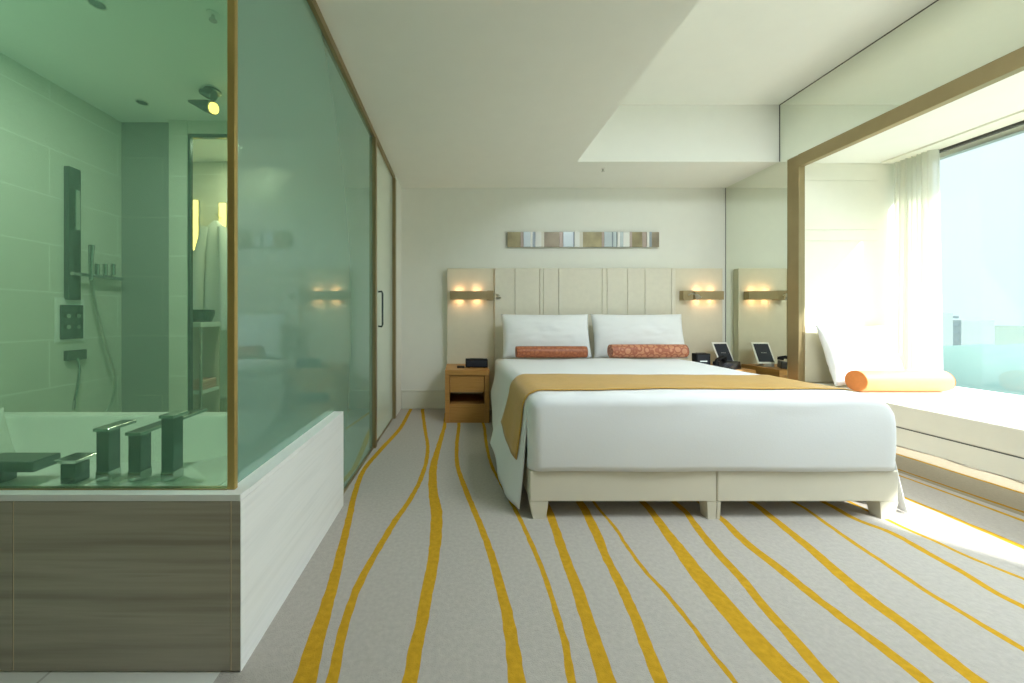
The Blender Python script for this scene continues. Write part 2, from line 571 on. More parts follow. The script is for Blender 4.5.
# mirrors on it
t = thing('wall_mirror', 'tall mirror panel between the headboard corner and the bronze post', 'mirror', (XM, 3.72, 0))
MB().box(XM - 0.006, XM, YP1, YB, 0, ZS).build('mirror_sheet', M['mirror'], t)
MB().box(XM - 0.007, XM - 0.0005, YB - 0.008, YB - 0.001, 0, ZS).build('edge_strip', M['dark_line'], t)
t = thing('wall_mirror', 'long mirror band above the bronze window seat frame', 'mirror', (XM, 0.6, 2.5))
MB().box(XM - 0.006, XM, YR, YP1, 2.502, ZS).box(XM - 0.006, XM, YR, YBEAM, ZS, ZC).build('mirror_sheet', M['mirror'], t)
MB().box(XM - 0.009, XM - 0.0005, YR, YBEAM, ZC - 0.006, ZC).box(XM - 0.009, XM - 0.0005, YBEAM - 0.005, YBEAM, ZS, ZC).build('edge_strip', M['dark_line'], t)
# bronze frame
fr = MB().box(XM - 0.004, XM + 0.055, YP0, YP1, 0, 2.50).box(XM - 0.004, XM + 0.055, YN, YP0, 2.397, 2.50).box(XM - 0.004, XM + 0.055, YN, YN + 0.1, 0, 2.397)
struct('trim_1', fr, M['bronze'], bevel=0.003, label='bronze metal frame around the window seat opening')

# window alcove shell
struct('wall_alcove_end', MB().box(XM + 0.055, XW + 0.17, YE, YE + 0.1, 0, ZA + 0.1)
       .box(XM + 0.055, XW - 0.3, YE - 0.006, YE, 0.96, PZ(241, YE) - 0.004)
       .box(XM + 0.055, XW - 0.3, YE - 0.006, YE, PZ(241, YE) + 0.002, PZ(230, YE) - 0.002)
       .box(XM + 0.055, XW - 0.3, YE - 0.006, YE, PZ(230, YE) + 0.002, PZ(181, YE) - 0.003)
       .box(XM + 0.055, XW - 0.3, YE - 0.006, YE, PZ(181, YE) + 0.003, ZA - 0.01), M['alcove'])
struct('wall_alcove_near', MB().box(XM + 0.055, XO, YN - 0.1, YN, 0, ZA + 0.1), M['alcove'])
struct('ceiling_alcove', MB().box(XM + 0.10, XO, YN, YE, ZA, ZA + 0.08).box(XM + 0.055, XM + 0.10, YN, YE, ZA, ZA + 0.05), M['ceiling'])
struct('wall_window_low', MB().box(XW - 0.02, XO, YN, YE, -0.2, ZB - 0.005), M['alcove'])
# window
w1 = MB().box(XW - 0.03, XW + 0.03, YE - 0.05, YE, ZB, ZA).box(XW - 0.03, XW + 0.03, YN, YN + 0.05, ZB, ZA)
w1.box(XW - 0.03, XW + 0.03, YN, YE, ZA - 0.05, ZA).box(XW - 0.025, XW + 0.03, YN, YE, ZB - 0.005, ZB + 0.012)
w1.box(XW - 0.03, XW + 0.03, 1.30, 1.36, ZB, ZA)
win = struct('window_1', w1, M['steel'], label='big fixed window behind the window seat')
MB().box(XW - 0.004, XW + 0.004, YN + 0.05, 1.30, ZB + 0.012, ZA - 0.05).build('pane', M['glass_clear'], win)
MB().box(XW - 0.004, XW + 0.004, 1.36, YE - 0.05, ZB + 0.012, ZA - 0.05).build('pane', M['glass_clear'], win)

# ---------------------------------------------------------------- window seat
t = thing('window_seat', 'long cream upholstered window seat with mirrored plinth under the window', 'window seat', (3.5, 1.9, 0))
MB().box(XBF, XW - 0.03, YN + 0.02, YP0 - 0.012, 0.305, ZB).build('seat_pad', M['bench'], t, bevel=0.008, seg=3)
MB().box(XBF + 0.004, XW - 0.04, YN + 0.02, YP0 - 0.012, 0.298, 0.305).build('shadow_gap', M['dark_line'], t)
MB().box(XBF + 0.001, XBF + 0.03, YN + 0.02, YP0 - 0.012, 0.181, 0.298).build('fascia', M['bench'], t, bevel=0.002)
MB().box(XBF + 0.004, XW - 0.04, YN + 0.02, YP0 - 0.012, 0.0, 0.180).build('mirrored_plinth', M['mirror_warm'], t)
t = thing('seat_back', 'beige upholstered low back panel at the end of the window seat', 'back panel', (3.45, YE, ZB))
MB().box(XM + 0.06, XW - 0.25, YE - 0.035, YE - 0.007, ZB + 0.002, 0.955).build('pad', M['bench_back'], t, bevel=0.008, seg=3)
# curtain track
t = thing('curtain_track', 'dark thin curtain track under the window seat ceiling', 'curtain track', (3.98, 2.0, 2.40))
MB().box(3.965, 3.995, YN + 0.05, 2.99, 2.405, 2.4255).build('rail', M['dark_line'], t)
MB().box(3.80, 4.01, YN + 0.05, 3.24, 2.426, ZA).build('cover_strip', M['alcove'], t)


def curtain(y0, y1, x, z0, z1, folds, amp):
    n = folds * 10
    pts = []
    for i in range(n + 1):
        f = i / n
        a = f * folds * 2 * PI
        col = []
        for j in range(9):
            g = j / 8
            k = 0.8 + 0.3 * g
            col.append((x + amp * k * math.sin(a + 0.5 * math.sin(3 * f * PI)) + 0.01 * mnoise.noise((f * 9, g * 2, 1)),
                        y0 + (y1 - y0) * f + 0.012 * math.sin(2 * a) + 0.03 * (g) * (f - 0.5), z1 + (z0 - z1) * g))
        pts.append(col)
    return MB().grid(pts)


t = thing('sheer_curtain', 'white sheer curtain gathered at the end of the window', 'curtain', (3.92, 3.05, ZB + 0.01))
curtain(2.955, 3.215, 3.92, ZB + 0.012, 2.4245, 7, 0.045).build('curtain_panel', M['sheer'], t, smooth=True, angle=180)


# ---------------------------------------------------------------- cushions
def pillow_mb(W, Hh, T, pinch=0.06, seed=0, n=36, wr=0.006, sag=0.0):
    """lies in the local XZ plane (width X, height Z from 0), thickness along Y"""
    mb = MB()
    for s in (-1, 1):
        pts = []
        for i in range(n + 1):
            a = -1 + 2 * i / n
            row = []
            for j in range(n + 1):
                b = -1 + 2 * j / n
                e = max(0.0, (1 - a * a)) * max(0.0, (1 - b * b))
                th = T / 2 * (e ** 0.42) * (1 - sag * b)
                x = a * W / 2 * (1 - pinch * (1 - b * b) * (1 if abs(a) > 0 else 1) * abs(a))
                z = Hh / 2 * (1 + b * (1 - pinch * (1 - a * a)))
                w = wr * e ** 0.5 * mnoise.fractal((a * 2.2 + seed, b * 2.2, s * 3 + seed), 1.0, 2.0, 4)
                row.append((x, s * th + w, z))
            pts.append(row)
        mb.grid(pts)
    return mb


def bolster_mb(L, r, n=28, soft=0.25):
    """axis along local X, resting on z = 0"""
    prof = [(-L / 2, 0.0), (-L / 2, r * 0.5), (-L / 2, r * 0.86), (-L / 2 + r * 0.06, r * 0.965), (-L / 2 + r * soft, r)]
    prof += [(x, r) for x in (-L / 4, 0, L / 4)]
    prof += [(-p[0], p[1]) for p in reversed(prof[:5])]
    pts = []
    for k in range(n + 1):
        a = 2 * PI * k / n
        pts.append([(x, q * math.cos(a), r + q * math.sin(a)) for x, q in prof])
    return MB().grid(pts)


def cap_mb(L, r, s, n=28):
    mb = MB()
    x = s * L / 2
    pts = [[(x + s * 0.003 * (1 - (q / r) ** 2), q * math.cos(2 * PI * k / n), r + q * math.sin(2 * PI * k / n)) for q in (0.0, r * 0.5, r * 0.9, r * 0.96)] for k in range(n + 1)]
    mb.grid(pts)
    return mb


# window seat pillow and bolster
t = thing('pillow', 'large white pillow leaning on the beige back of the window seat', 'pillow', (3.47, 3.025, ZB + 0.012), (math.radians(-17), 0, math.radians(3)))
pillow_mb(0.66, 0.53, 0.17, seed=3, wr=0.02).build('pillow_cover', M['pillow'], t, smooth=True, angle=180, local=True)
t = thing('bolster_cushion', 'orange satin bolster lying in front of the window seat pillow', 'bolster', (3.475, 2.845, ZB + 0.003))
bolster_mb(0.68, 0.084).build('bolster_cover', M['bolster_orange'], t, smooth=True, local=True)
cap_mb(0.682, 0.084, -1).build('end_cap', M['bolster_cap'], t, smooth=True, local=True)
cap_mb(0.682, 0.084, 1).build('end_cap', M['bolster_cap'], t, smooth=True, local=True)

# ---------------------------------------------------------------- headboard
t = thing('headboard', 'wide beige headboard with padded vertical panels against the back wall', 'headboard', (1.4, YB, 0))
YHS, YHC, ZH = 4.035, 4.005, PZ(268, 4.01)
x = lambda u, y=4.005: PX(u, y)
MB().box(PX(447, YHS), x(494.5), YHS, YB - 0.001, 0, ZH).build('side_panel', M['headside'], t, bevel=0.004)
MB().box(x(676), 2.955, YHS, YB - 0.001, 0, ZH).build('side_panel', M['headside'], t, bevel=0.004)
MB().box(x(494.5), x(676), YHC + 0.03, YB - 0.001, 0, ZH - 0.004).build('backing', M['headside'], t)
edges = [494.5, 514.8, 539.6, 543.2, 558.6, 602, 607, 627.5, 645, 671.5, 676]
for a, b in zip(edges, edges[1:]):
    MB().box(x(a) + 0.001, x(b) - 0.001, YHC, YHC + 0.0299, 0.02, ZH).build('padded_panel', M['headboard'], t, bevel=0.009, seg=3)


# sconces
def sconce(u0, u1, reader_u, side, label):
    ys = 3.95
    x0, x1 = PX(u0, ys), PX(u1, ys)
    z0, z1 = PZ(299.5, ys), PZ(291, ys)
    t = thing('wall_sconce', label, 'wall light', ((x0 + x1) / 2, YHS, (z0 + z1) / 2), group='sconces on the headboard')
    MB().box(x0, x1, ys, ys + 0.008, z0, z1).box(x0, x0 + 0.006, ys + 0.008, YHS - 0.013, z0, z1).box(x1 - 0.006, x1, ys + 0.008, YHS - 0.013, z0, z1).build('shade', M['sconce_bar'], t, bevel=0.001)
    MB().box(x0 + 0.01, x1 - 0.01, YHS - 0.012, YHS - 0.001, z0 + 0.01, z1 - 0.01).build('back_plate', M['bronze'], t)
    for f in (0.24, 0.70):
        xb = x0 + (x1 - x0) * f
        MB().box(xb - 0.022, xb + 0.022, ys + 0.02, YHS - 0.02, z0 + 0.03, z1 - 0.03).build('bulb', M['bulb'], t, bevel=0.004)
        for s in (1, -1):
            l = bpy.data.lights.new('sconce_glow', 'AREA')
            l.shape = 'RECTANGLE'
            l.size, l.size_y = 0.07, 0.03
            l.energy = 0.085
            l.color = (1.0, 0.56, 0.28)
            lo = bpy.data.objects.new('sconce_glow', l)
            C.objects.link(lo)
            lo.location = (xb, ys + 0.045, (z1 - 0.008) if s > 0 else (z0 + 0.008))
            lo.rotation_euler = (PI, 0, 0) if s > 0 else (0, 0, 0)
    # reading lamp on one end
    xr = PX(reader_u, ys)
    zc = (z0 + z1) / 2
    hw = 0.055 if side < 0 else 0.035
    rl = MB().box(xr - hw, xr + hw, ys + 0.01, YHS - 0.001, z0 - 0.006, z1 + 0.006).build('lamp_bracket', M['sconce_bar'], t, bevel=0.002)
    xd = xr + (0.035 if side > 0 else -0.0)
    path = [(xd, ys + 0.01, zc), (xd, ys - 0.03, zc + 0.015), (xd + 0.02, ys - 0.055, zc + 0.012), (xd + 0.035, ys - 0.075, zc - 0.01)]
    MB().tube(path, 0.006, 10).build('flexible_arm', M['steel'], t, smooth=True)
    hd = MB().tube([(xd + 0.035, ys - 0.07, zc + 0.002), (xd + 0.038, ys - 0.08, zc - 0.012), (xd + 0.042, ys - 0.095, zc - 0.035)], [0.012, 0.022, 0.026], 16)
    hd.torus((xd + 0.042, ys - 0.096, zc - 0.037), (0.15, -0.5, -0.8), 0.026, 0.004)
    hd.build('lamp_head', M['steel'], t, smooth=True)
    return t


sconce(450, 489, 490.5, 1, 'bronze bar sconce glowing warm above the nightstand nearest the glass door')
sconce(695, 724, 689, -1, 'bronze bar sconce with square lamp bracket glowing above the phone and tablet')

# art strip over the headboard
art_seg = [(230, 275, 0), (275, 285, 1), (285, 308, 2), (308, 315, 3), (315, 325, 4), (325, 345, 3), (345, 355, 5), (355, 408, 6), (408, 420, 1), (420, 453, 2), (453, 458, 4), (458, 475, 3), (475, 487, 5), (487, 552, 0),
           (552, 560, 1), (560, 585, 2), (585, 590, 4), (590, 600, 2), (600, 604, 4), (604, 612, 3), (612, 624, 2), (624, 645, 3), (645, 655, 1), (655, 690, 0), (690, 705, 1), (705, 712, 3), (712, 722, 4), (722, 748, 6)]
artm = [pm('art_olive', (0.36, 0.31, 0.17), 0.4, 0.0, var=0.25, vscale=8), pm('art_mauve', (0.42, 0.34, 0.30), 0.4, 0.2), pm('art_blue', (0.46, 0.52, 0.54), 0.35, 0.3),
        pm('art_white', (0.80, 0.81, 0.78), 0.4), pm('art_slate', (0.24, 0.28, 0.31), 0.35, 0.3), pm('art_cream', (0.68, 0.66, 0.58), 0.5), pm('art_brown', (0.25, 0.21, 0.15), 0.4, 0.3, var=0.25, vscale=8)]
t = thing('wall_art', 'long narrow striped relief panel hanging above the headboard', 'artwork', (1.4, YB, 1.85))
ya = 4.08
za0, za1 = PZ(247, ya), PZ(232, ya)
xa = lambda k: PX(440 + k / 3.4133, ya)
MB().box(xa(230) + 0.005, xa(748) - 0.005, ya + 0.008, YB - 0.001, za0 + 0.004, za1 - 0.004).build('backing_board', M['dark_line'], t)
mb = MB()
for a, b, k in art_seg:
    d = {0: 0.0, 6: 0.0, 2: -0.012, 4: -0.006, 3: -0.015, 1: -0.004, 5: -0.008}[k]
    mb.box(xa(a), xa(b), ya + d, ya + 0.008, za0, za1, k)
mb.build('striped_face', artm, t)

# ---------------------------------------------------------------- bed
BX0, BX1, BYF = 0.365, 2.262, 1.853
t = thing('bed', 'king bed on a cream split base with tapered legs', 'bed', (1.31, 2.9, 0))
XC = PX(717, BYF)
for (x0, x1, legs) in ((BX0, XC - 0.002, ((BX0, 1), (XC - 0.002, -1))), (XC + 0.002, BX1, ((XC + 0.002, 1), (BX1, -1)))):
    b = MB().box(x0, x1, BYF, 3.99, 0.092, 0.25).build('base_box', M['bed_base'], t, bevel=0.006)
    for yl in (BYF, 3.92):
        for (xl, s) in legs:
            inner = abs(xl - XC) < 0.05
            wt, wb = ((0.048, 0.042) if s < 0 else (0.018, 0.016)) if inner else (0.095, 0.065)
            sh = 0.0 if inner else 0.018
            y1 = yl + 0.07
            a0, a1 = sorted((xl + s * sh, xl + s * (sh + wb)))
            c0, c1 = sorted((xl, xl + s * wt))
            MB().hexa([(a0, yl + 0.004, 0), (a1, yl + 0.004, 0), (a1, y1 - 0.01, 0), (a0, y1 - 0.01, 0)],
                      [(c0, yl, 0.0915), (c1, yl, 0.0915), (c1, y1, 0.0915), (c0, y1, 0.0915)]).build('leg', M['bed_base'], b)
MB().box(BX0 + 0.03, BX1 - 0.03, BYF + 0.05, 3.98, 0.2505, 0.59).build('mattress', M['linen'], t, bevel=0.04, seg=4)

ZT = 0.632  # duvet top


def puff(xx, yy):
    return 0.009 * mnoise.noise((xx * 1.7, yy * 1.7, 2.0)) + 0.004 * mnoise.noise((xx * 5, yy * 5, 7.0))


def side_section(y, side, off=0.0):
    """points from the top inwards, over the side edge and down to the hem; side -1 left, +1 right"""
    xe = BX0 - 0.005 if side < 0 else BX1 + 0.005
    ytail = max(0.0, min(1.0, (y - 2.95) / 0.5))
    yfr = max(0.0, min(1.0, (2.12 - y) / 0.22))
    flare = 0.105 * (1 - 0.75 * ytail) + 0.018 * math.sin(y * 6.1 + side) + 0.010 * math.sin(y * 15 + 1.3)
    flare -= (0.032 if side < 0 else 0.0) * yfr ** 1.5
    zb = 0.016 + 0.30 * ytail ** 2 + 0.012 * math.sin(y * 7.3)
    if side < 0:
        zb += 0.13 * math.exp(-((y - 2.55) / 0.2) ** 2)
    else:
        zb = 0.006 + 0.28 * ytail ** 2
    r = 0.10 if side < 0 else 0.15
    pts = []
    for k in range(4):
        pts.append((r + 0.14 - 0.035 * k, ZT + 0.004))
    for k in range(9):
        a = k / 8 * PI / 2 * 0.93
        pts.append((r - r * math.sin(a), ZT + 0.004 - r * (1 - math.cos(a))))
    xl, zl = pts[-1]
    n = 16
    for k in range(1, n + 1):
        f = k / n
        z = zl + (zb - zl) * f
        xo = xl - flare * (f ** 1.25)
        xo += 0.009 * f * math.sin(y * 21 + f * 1.5 + side) * (0.4 + 0.6 * f)
        pts.append((min(xo, xl - 0.006 * f), z))
    out = []
    for i, (dx, z) in enumerate(pts):
        # outward normal for offset
        p0, p1 = pts[max(i - 1, 0)], pts[min(i + 1, len(pts) - 1)]
        tx, tz = p1[0] - p0[0], p1[1] - p0[1]
        l = math.hypot(tx, tz) or 1
        nx, nz = tz / l, -tx / l
        dx2, z2 = dx + nx * off, z + nz * off
        xx = xe - side * dx2 if side > 0 else xe + dx2
        out.append((xx, y, z2 + (puff(xx, y) if i < 8 else 0)))
    return out


def section(y, off):
    l = side_section(y, -1, off)[::-1]
    r = side_section(y, 1, off)
    mid = []
    for k in range(1, 40):
        f = k / 40
        xx = l[-1][0] + (r[0][0] - l[-1][0]) * f
        mid.append((xx, y, ZT + 0.004 + off + puff(xx, y)))
    return l, mid, r


def duvet():
    mb = MB()
    rf = 0.06
    yf = BYF - 0.012
    y0 = yf + rf
    ys = [y0 + k * (3.5 - y0) / 64 for k in range(65)]
    mb.grid([sum(section(y, 0.0), []) for y in ys])
    # the foot end folds down and is tucked into the base
    l, mid, r = section(y0, 0.0)
    top = l[-13:] + mid + r[:13]
    xa, xb = top[0][0], top[-1][0]
    cols = []
    for (xx, y, z) in top:
        d = max(0.0, min(xx - xa, xb - xx))
        back = rf - math.sqrt(max(0.0, rf * rf - (rf - d) ** 2)) if d < rf else 0.0
        col = [(xx, y0, z)]
        for k in range(1, 9):
            a = k / 8 * PI / 2
            col.append((xx, y0 - (rf - back) * math.sin(a), z - rf * 0.9 * (1 - math.cos(a))))
        zl = col[-1][2]
        for k in range(1, 13):
            f = k / 12
            zz = zl + (0.253 - zl) * f
            col.append((xx, y0 - (rf - back) - 0.007 * math.sin(f * PI) + 0.003 * math.sin(xx * 8 + f * 3), zz))
        cols.append(col)
    mb.grid(cols)
    return mb


o = duvet().build('duvet', M['linen'], None, smooth=True, angle=180, origin=(1.31, 2.7, 0.3))
sm = o.modifiers.new('thick', 'SOLIDIFY'); sm.thickness = 0.004; sm.offset = 0
tag(o, 'smooth white duvet covering the bed and hanging down its sides', 'duvet')


def runner():
    mb = MB()
    y0, y1 = 1.985, 2.50
    ys = [y0 + (y1 - y0) * k / 16 for k in range(17)]
    rows = []
    for y in ys:
        l, mid, r = section(y, 0.009)
        rows.append((l[-22:], mid, r[:22]))
    mb.grid([l + m + r for l, m, r in rows])
    return mb


o = runner().build('bed_runner', M['runner'], None, smooth=True, angle=180, origin=(1.31, 2.25, 0.4))
sm = o.modifiers.new('thick', 'SOLIDIFY'); sm.thickness = 0.003; sm.offset = 0
tag(o, 'mustard gold bed runner laid across the white duvet', 'bed runner')

# pillows
yp = 3.78
zp = 0.62
for (u0, u1, label, sd) in ((501, 592, 'white pillow on the bed behind the rust coloured bolster', 1), (591, 684.5, 'white pillow on the bed behind the salmon patterned bolster', 2)):
    xc = PX((u0 + u1) / 2, yp)
    w = (u1 - u0) * yp / F * 0.98
    t = thing('bed_pillow', label, 'pillow', (xc + (0.004 if sd == 2 else -0.004), yp - 0.06, zp), (math.radians(-14), 0, math.radians(1.5 if sd == 1 else -1)), 'pillows on the bed')
    pillow_mb(w, 0.47, 0.20, 0.035, seed=sd * 5.3, wr=0.012).build('pillow_cover', M['pillow'], t, smooth=True, angle=180, local=True)
yb = 3.52
for (u0, u1, label, mat, rb) in ((516, 586, 'rust coloured brocade bolster on the bed', 'pattern_a', 0.057), (610, 685, 'salmon coloured bolster with dark scroll pattern on the bed', 'pattern_b', 0.066)):
    xc = PX((u0 + u1) / 2, yb)
    w = (u1 - u0) * yb / F
    t = thing('bolster_cushion', label, 'bolster', (xc, yb, ZT + 0.014), (0, 0, 0), 'bolsters on the bed')
    bolster_mb(w, rb, soft=0.4).build('bolster_cover', M[mat], t, smooth=True, local=True)
    for s in (-1, 1):
        cap_mb(w + 0.002, rb, s).build('end_cap', M[mat], t, smooth=True, local=True)


# ---------------------------------------------------------------- nightstands
def nightstand(x0, x1, y0, y1, zt, label):
    t = thing('nightstand', label, 'nightstand', ((x0 + x1) / 2, (y0 + y1) / 2, 0), group='nightstands beside the bed')
    W = M['wood']
    MB().box(x0, x1, y0, y1, zt - 0.055, zt).build('top', W, t, bevel=0.003)
    MB().box(x0, x0 + 0.045, y0, y1, 0, zt - 0.0555).build('side_panel', W, t, bevel=0.002)
    MB().box(x1 - 0.045, x1, y0, y1, 0, zt - 0.0555).build('side_panel', W, t, bevel=0.002)
    MB().box(x0 + 0.0455, x1 - 0.0455, y1 - 0.012, y1, 0, zt - 0.056).build('back_panel', M['niche'], t)
    d = MB().box(x0 + 0.049, x1 - 0.049, y0 + 0.012, y1 - 0.02, 0.302, zt - 0.062).build('drawer', W, t, bevel=0.002)
    MB().box(x0 + 0.06, x1 - 0.06, y0 + 0.016, y0 + 0.03, 0.292, 0.3015).build('finger_pull', M['wood_dark'], d)
    MB().box(x0 + 0.0455, x1 - 0.0455, y0 + 0.004, y1 - 0.0125, 0.16, 0.182).build('shelf', W, t, bevel=0.002)
    MB().box(x0 + 0.0455, x1 - 0.0455, y0 + 0.006, y0 + 0.022, 0.0, 0.1595).build('plinth', W, t, bevel=0.002)
    return t


NX0, NX1 = -0.138, 0.30
nightstand(NX0, NX1, 3.55, 4.03, 0.522, 'honey wood nightstand with open niche carrying a clock radio and notepad')
RX0, RX1 = 2.43, 2.93
nightstand(RX0, RX1, 3.55, 4.03, 0.522, 'honey wood nightstand in the mirrored corner holding phone and tablet')


def clock(loc, w, h, d, label, digits):
    t = thing('alarm_clock', label, 'clock', loc)
    x, y, z = loc
    MB().box(x - w / 2, x + w / 2, y - d / 2, y + d / 2, z + 0.004, z + h).build('body', M['black_soft'], t, bevel=0.006)
    MB().box(x - w / 2 + 0.012, x + w / 2 - 0.012, y - d / 2 - 0.002, y - d / 2 - 0.0003, z + 0.016, z + h - 0.012).build('display', M['screen'], t)
    for sx in (-1, 1):
        MB().box(x + sx * w * 0.35 - 0.01, x + sx * w * 0.35 + 0.01, y - d / 3, y + d / 3, z, z + 0.004).build('foot', M['black'], t)
    if digits:
        mb = MB()
        ww = w * 0.5
        mb.box(x - ww / 2, x + ww / 2, y - d / 2 - 0.0035, y - d / 2 - 0.0021, z + h * 0.45, z + h * 0.52)
        mb.build('time_display', M['digits'], t)
    MB().box(x - w * 0.3, x + w * 0.3, y - d * 0.2, y + d * 0.2, z + h + 0.0005, z + h + 0.006).build('snooze_button', M['black'], t, bevel=0.002)
    return t


yk = 3.74
clock((PX(476.5, yk), yk, 0.5225), 22 * yk / F, 0.088, 0.09, 'black clock radio on the nightstand near the glass door', False)
# pen pad next to it
o = MB().box(PX(457, yk), PX(464.5, yk), yk - 0.05, yk + 0.07, 0.5225, 0.531).build('notepad', M['black_soft'], None, bevel=0.002, origin=(PX(460, yk), yk, 0.5225))
tag(o, 'small dark notepad beside the clock radio', 'notepad')
yk = 3.70
clock((PX(700, yk) + 0.01, yk, 0.5225), 14 * yk / F, 0.15, 0.08, 'small black cube alarm clock on the nightstand with the tablet', True)

# tablet on stand
t = thing('tablet', 'white framed tablet leaning on its stand beside the mirror', 'tablet', (2.835, 3.80, 0.5225), (0, 0, math.radians(6)))
Rx = Matrix.Translation((0, 0, 0.03)) @ Matrix.Rotation(math.radians(-26), 4, 'X')
MB().box(-0.088, 0.088, 0.0, 0.009, 0, 0.245, mat=Rx).build('casing', M['white_plastic'], t, local=True, bevel=0.003)
MB().box(-0.074, 0.074, -0.0015, -0.0002, 0.02, 0.225, mat=Rx).build('screen', M['screen'], t, local=True)
mk = MB()
for k in range(7):
    mk.box(-0.028 + k * 0.008, -0.0235 + k * 0.008, -0.0028, -0.0017, 0.118, 0.124 if k % 2 else 0.127, mat=Rx)
mk.build('screen_mark', M['grey_plastic'], t, local=True)
MB().box(-0.05, 0.05, -0.03, 0.10, 0, 0.008).box(-0.05, 0.05, -0.03, -0.022, 0.008, 0.03).box(-0.02, 0.02, 0.085, 0.095, 0.008, 0.12).build('stand', M['grey_plastic'], t, local=True, bevel=0.002)


# telephone
def telephone(loc, rz):
    t = thing('telephone', 'black desk telephone on the nightstand in front of the tablet', 'telephone', loc, (0, 0, rz))
    MB().hexa([(-0.09, -0.11, 0), (0.09, -0.11, 0), (0.09, 0.11, 0), (-0.09, 0.11, 0)],
              [(-0.085, -0.105, 0.025), (0.085, -0.105, 0.025), (0.085, 0.105, 0.075), (-0.085, 0.105, 0.075)]).build('body', M['black'], t, local=True, bevel=0.006)
    sl = Matrix.Rotation(math.atan2(0.05, 0.21), 4, 'X')
    mb = MB()
    for i in range(3):
        for j in range(4):
            mb.box(0.0 + i * 0.024, 0.017 + i * 0.024, -0.085 + j * 0.024, -0.069 + j * 0.024, 0.053, 0.057, mat=sl)
    mb.build('keypad', M['screen'], t, local=True)
    hs = MB().tube([(-0.055, -0.10, 0.048), (-0.055, -0.06, 0.085), (-0.055, 0.05, 0.108), (-0.055, 0.095, 0.098)], [0.016, 0.018, 0.018, 0.016], 14)
    hs.cyl((-0.055, -0.092, 0.035), (-0.055, -0.085, 0.07), 0.027, 18).cyl((-0.055, 0.088, 0.078), (-0.055, 0.084, 0.108), 0.027, 18)
    hs.build('handset', M['black_soft'], t, local=True, smooth=True)
    cpath = []
    for k in range(90):
        f = k / 89
        a = f * 2 * PI * 14
        cpath.append((-0.10 + 0.006 * math.cos(a) - 0.02 * math.sin(f * PI), -0.09 + 0.16 * f, 0.012 + 0.006 * math.sin(a)))
    MB().tube(cpath, 0.002, 6).build('coiled_cord', M['black'], t, local=True, smooth=True)
    return t


telephone((2.705, 3.645, 0.5225), math.radians(-58))

# ---------------------------------------------------------------- bath surround and glass
ZL = 0.521
YF = 1.0546
XF = -0.640
YL = 1.995
YG = 1.092
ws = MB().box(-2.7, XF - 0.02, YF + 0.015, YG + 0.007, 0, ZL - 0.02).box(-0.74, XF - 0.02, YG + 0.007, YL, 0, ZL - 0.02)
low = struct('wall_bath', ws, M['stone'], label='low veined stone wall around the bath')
xj = PX(13, YF)
seams = [-2.7, xj - 0.66, xj, PX(231, YF)]
for a, b in zip(seams, seams[1:]):
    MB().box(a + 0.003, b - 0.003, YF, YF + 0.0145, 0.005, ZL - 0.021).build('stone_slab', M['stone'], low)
za_, zb_ = 0.005, ZL - 0.021
q = [(seams[-1] + 0.002, YF), (XF - 0.001, YF), (XF - 0.0155, YF + 0.0145), (seams[-1] + 0.002, YF + 0.0145)]
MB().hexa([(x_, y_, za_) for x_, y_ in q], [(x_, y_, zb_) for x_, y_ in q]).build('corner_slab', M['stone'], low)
MB().box(-2.7, XF - 0.0205, YF + 0.002, YF + 0.0147, 0.004, ZL - 0.022).build('joint_fill', M['pale_edge'], low)
q = [(XF, YF + 0.0005), (XF, YL), (XF - 0.0195, YL), (XF - 0.0195, YF + 0.0195)]
MB().hexa([(x_, y_, 0) for x_, y_ in q], [(x_, y_, ZL - 0.0205) for x_, y_ in q]).build('side_slab', M['white_stone'], low)
MB().box(-2.7, XF, YF, YG + 0.008, ZL - 0.02, ZL).box(-0.74, XF, YG + 0.008, YL, ZL - 0.02, ZL).build('ledge', M['white_stone'], low, bevel=0.002)


# front bath glass
g = struct('window_2', MB().box(-2.6, PX(227, YG - 0.008) - 0.001, YG - 0.005, YG + 0.005, ZL + 0.004, ZS - 0.006), M['glass_green'], label='green tinted glass pane above the stone bath wall')
MB().box(-2.6, PX(227, YG - 0.008) - 0.001, YG - 0.010, YG + 0.010, ZL - 0.001, ZL + 0.0035).build('sill_channel', M['bronze'], g)
# corner post
struct('trim_2', MB().box(PX(227, YG - 0.008), PX(238, YG + 0.008), YG - 0.008, YG + 0.008, ZL, ZS), M['gold_metal'], label='gold corner post of the bath glass', bevel=0.002)
# side glass: over the low wall then down to the floor
YD0 = 2.86
outl = [(YG + 0.009, ZL + 0.004), (YL + 0.002, ZL + 0.004), (YL + 0.002, 0.012), (YD0, 0.012), (YD0, ZS - 0.045), (YG + 0.009, ZS - 0.045)]
mb = MB()
mb.add([(XG - 0.0025, y, z) for y, z in outl] + [(XG + 0.0025, y, z) for y, z in outl],
       [tuple(range(6)), tuple(range(11, 5, -1))] + [(i, i + 6, (i + 1) % 6 + 6, (i + 1) % 6) for i in range(6)])
g = struct('window_3', mb,
           M['glass_milk'], label='milky green glass partition between bath and bedroom')
struct('trim_3', MB().box(XG - 0.022, XG + 0.022, YG + 0.017, 3.76, ZS - 0.045, ZS - 0.0005), M['bronze'], label='bronze head rail of the glass partition')
struct('trim_4', MB().box(XG - 0.012, XG + 0.012, YL + 0.003, 3.70, 0.0, 0.012), M['bronze'], label='bronze floor track of the glass partition')
struct('trim_5', MB().box(XG - 0.02, XG + 0.028, YD0, YD0 + 0.05, 0.0, ZS - 0.045), M['bronze'], label='bronze post between glass partition and sliding door', bevel=0.002)
d = struct('door_1', MB().box(XG - 0.006, XG + 0.006, YD0 + 0.055, 3.695, 0.014, ZS - 0.046), M['glass_door'], label='frosted glass sliding bathroom door')
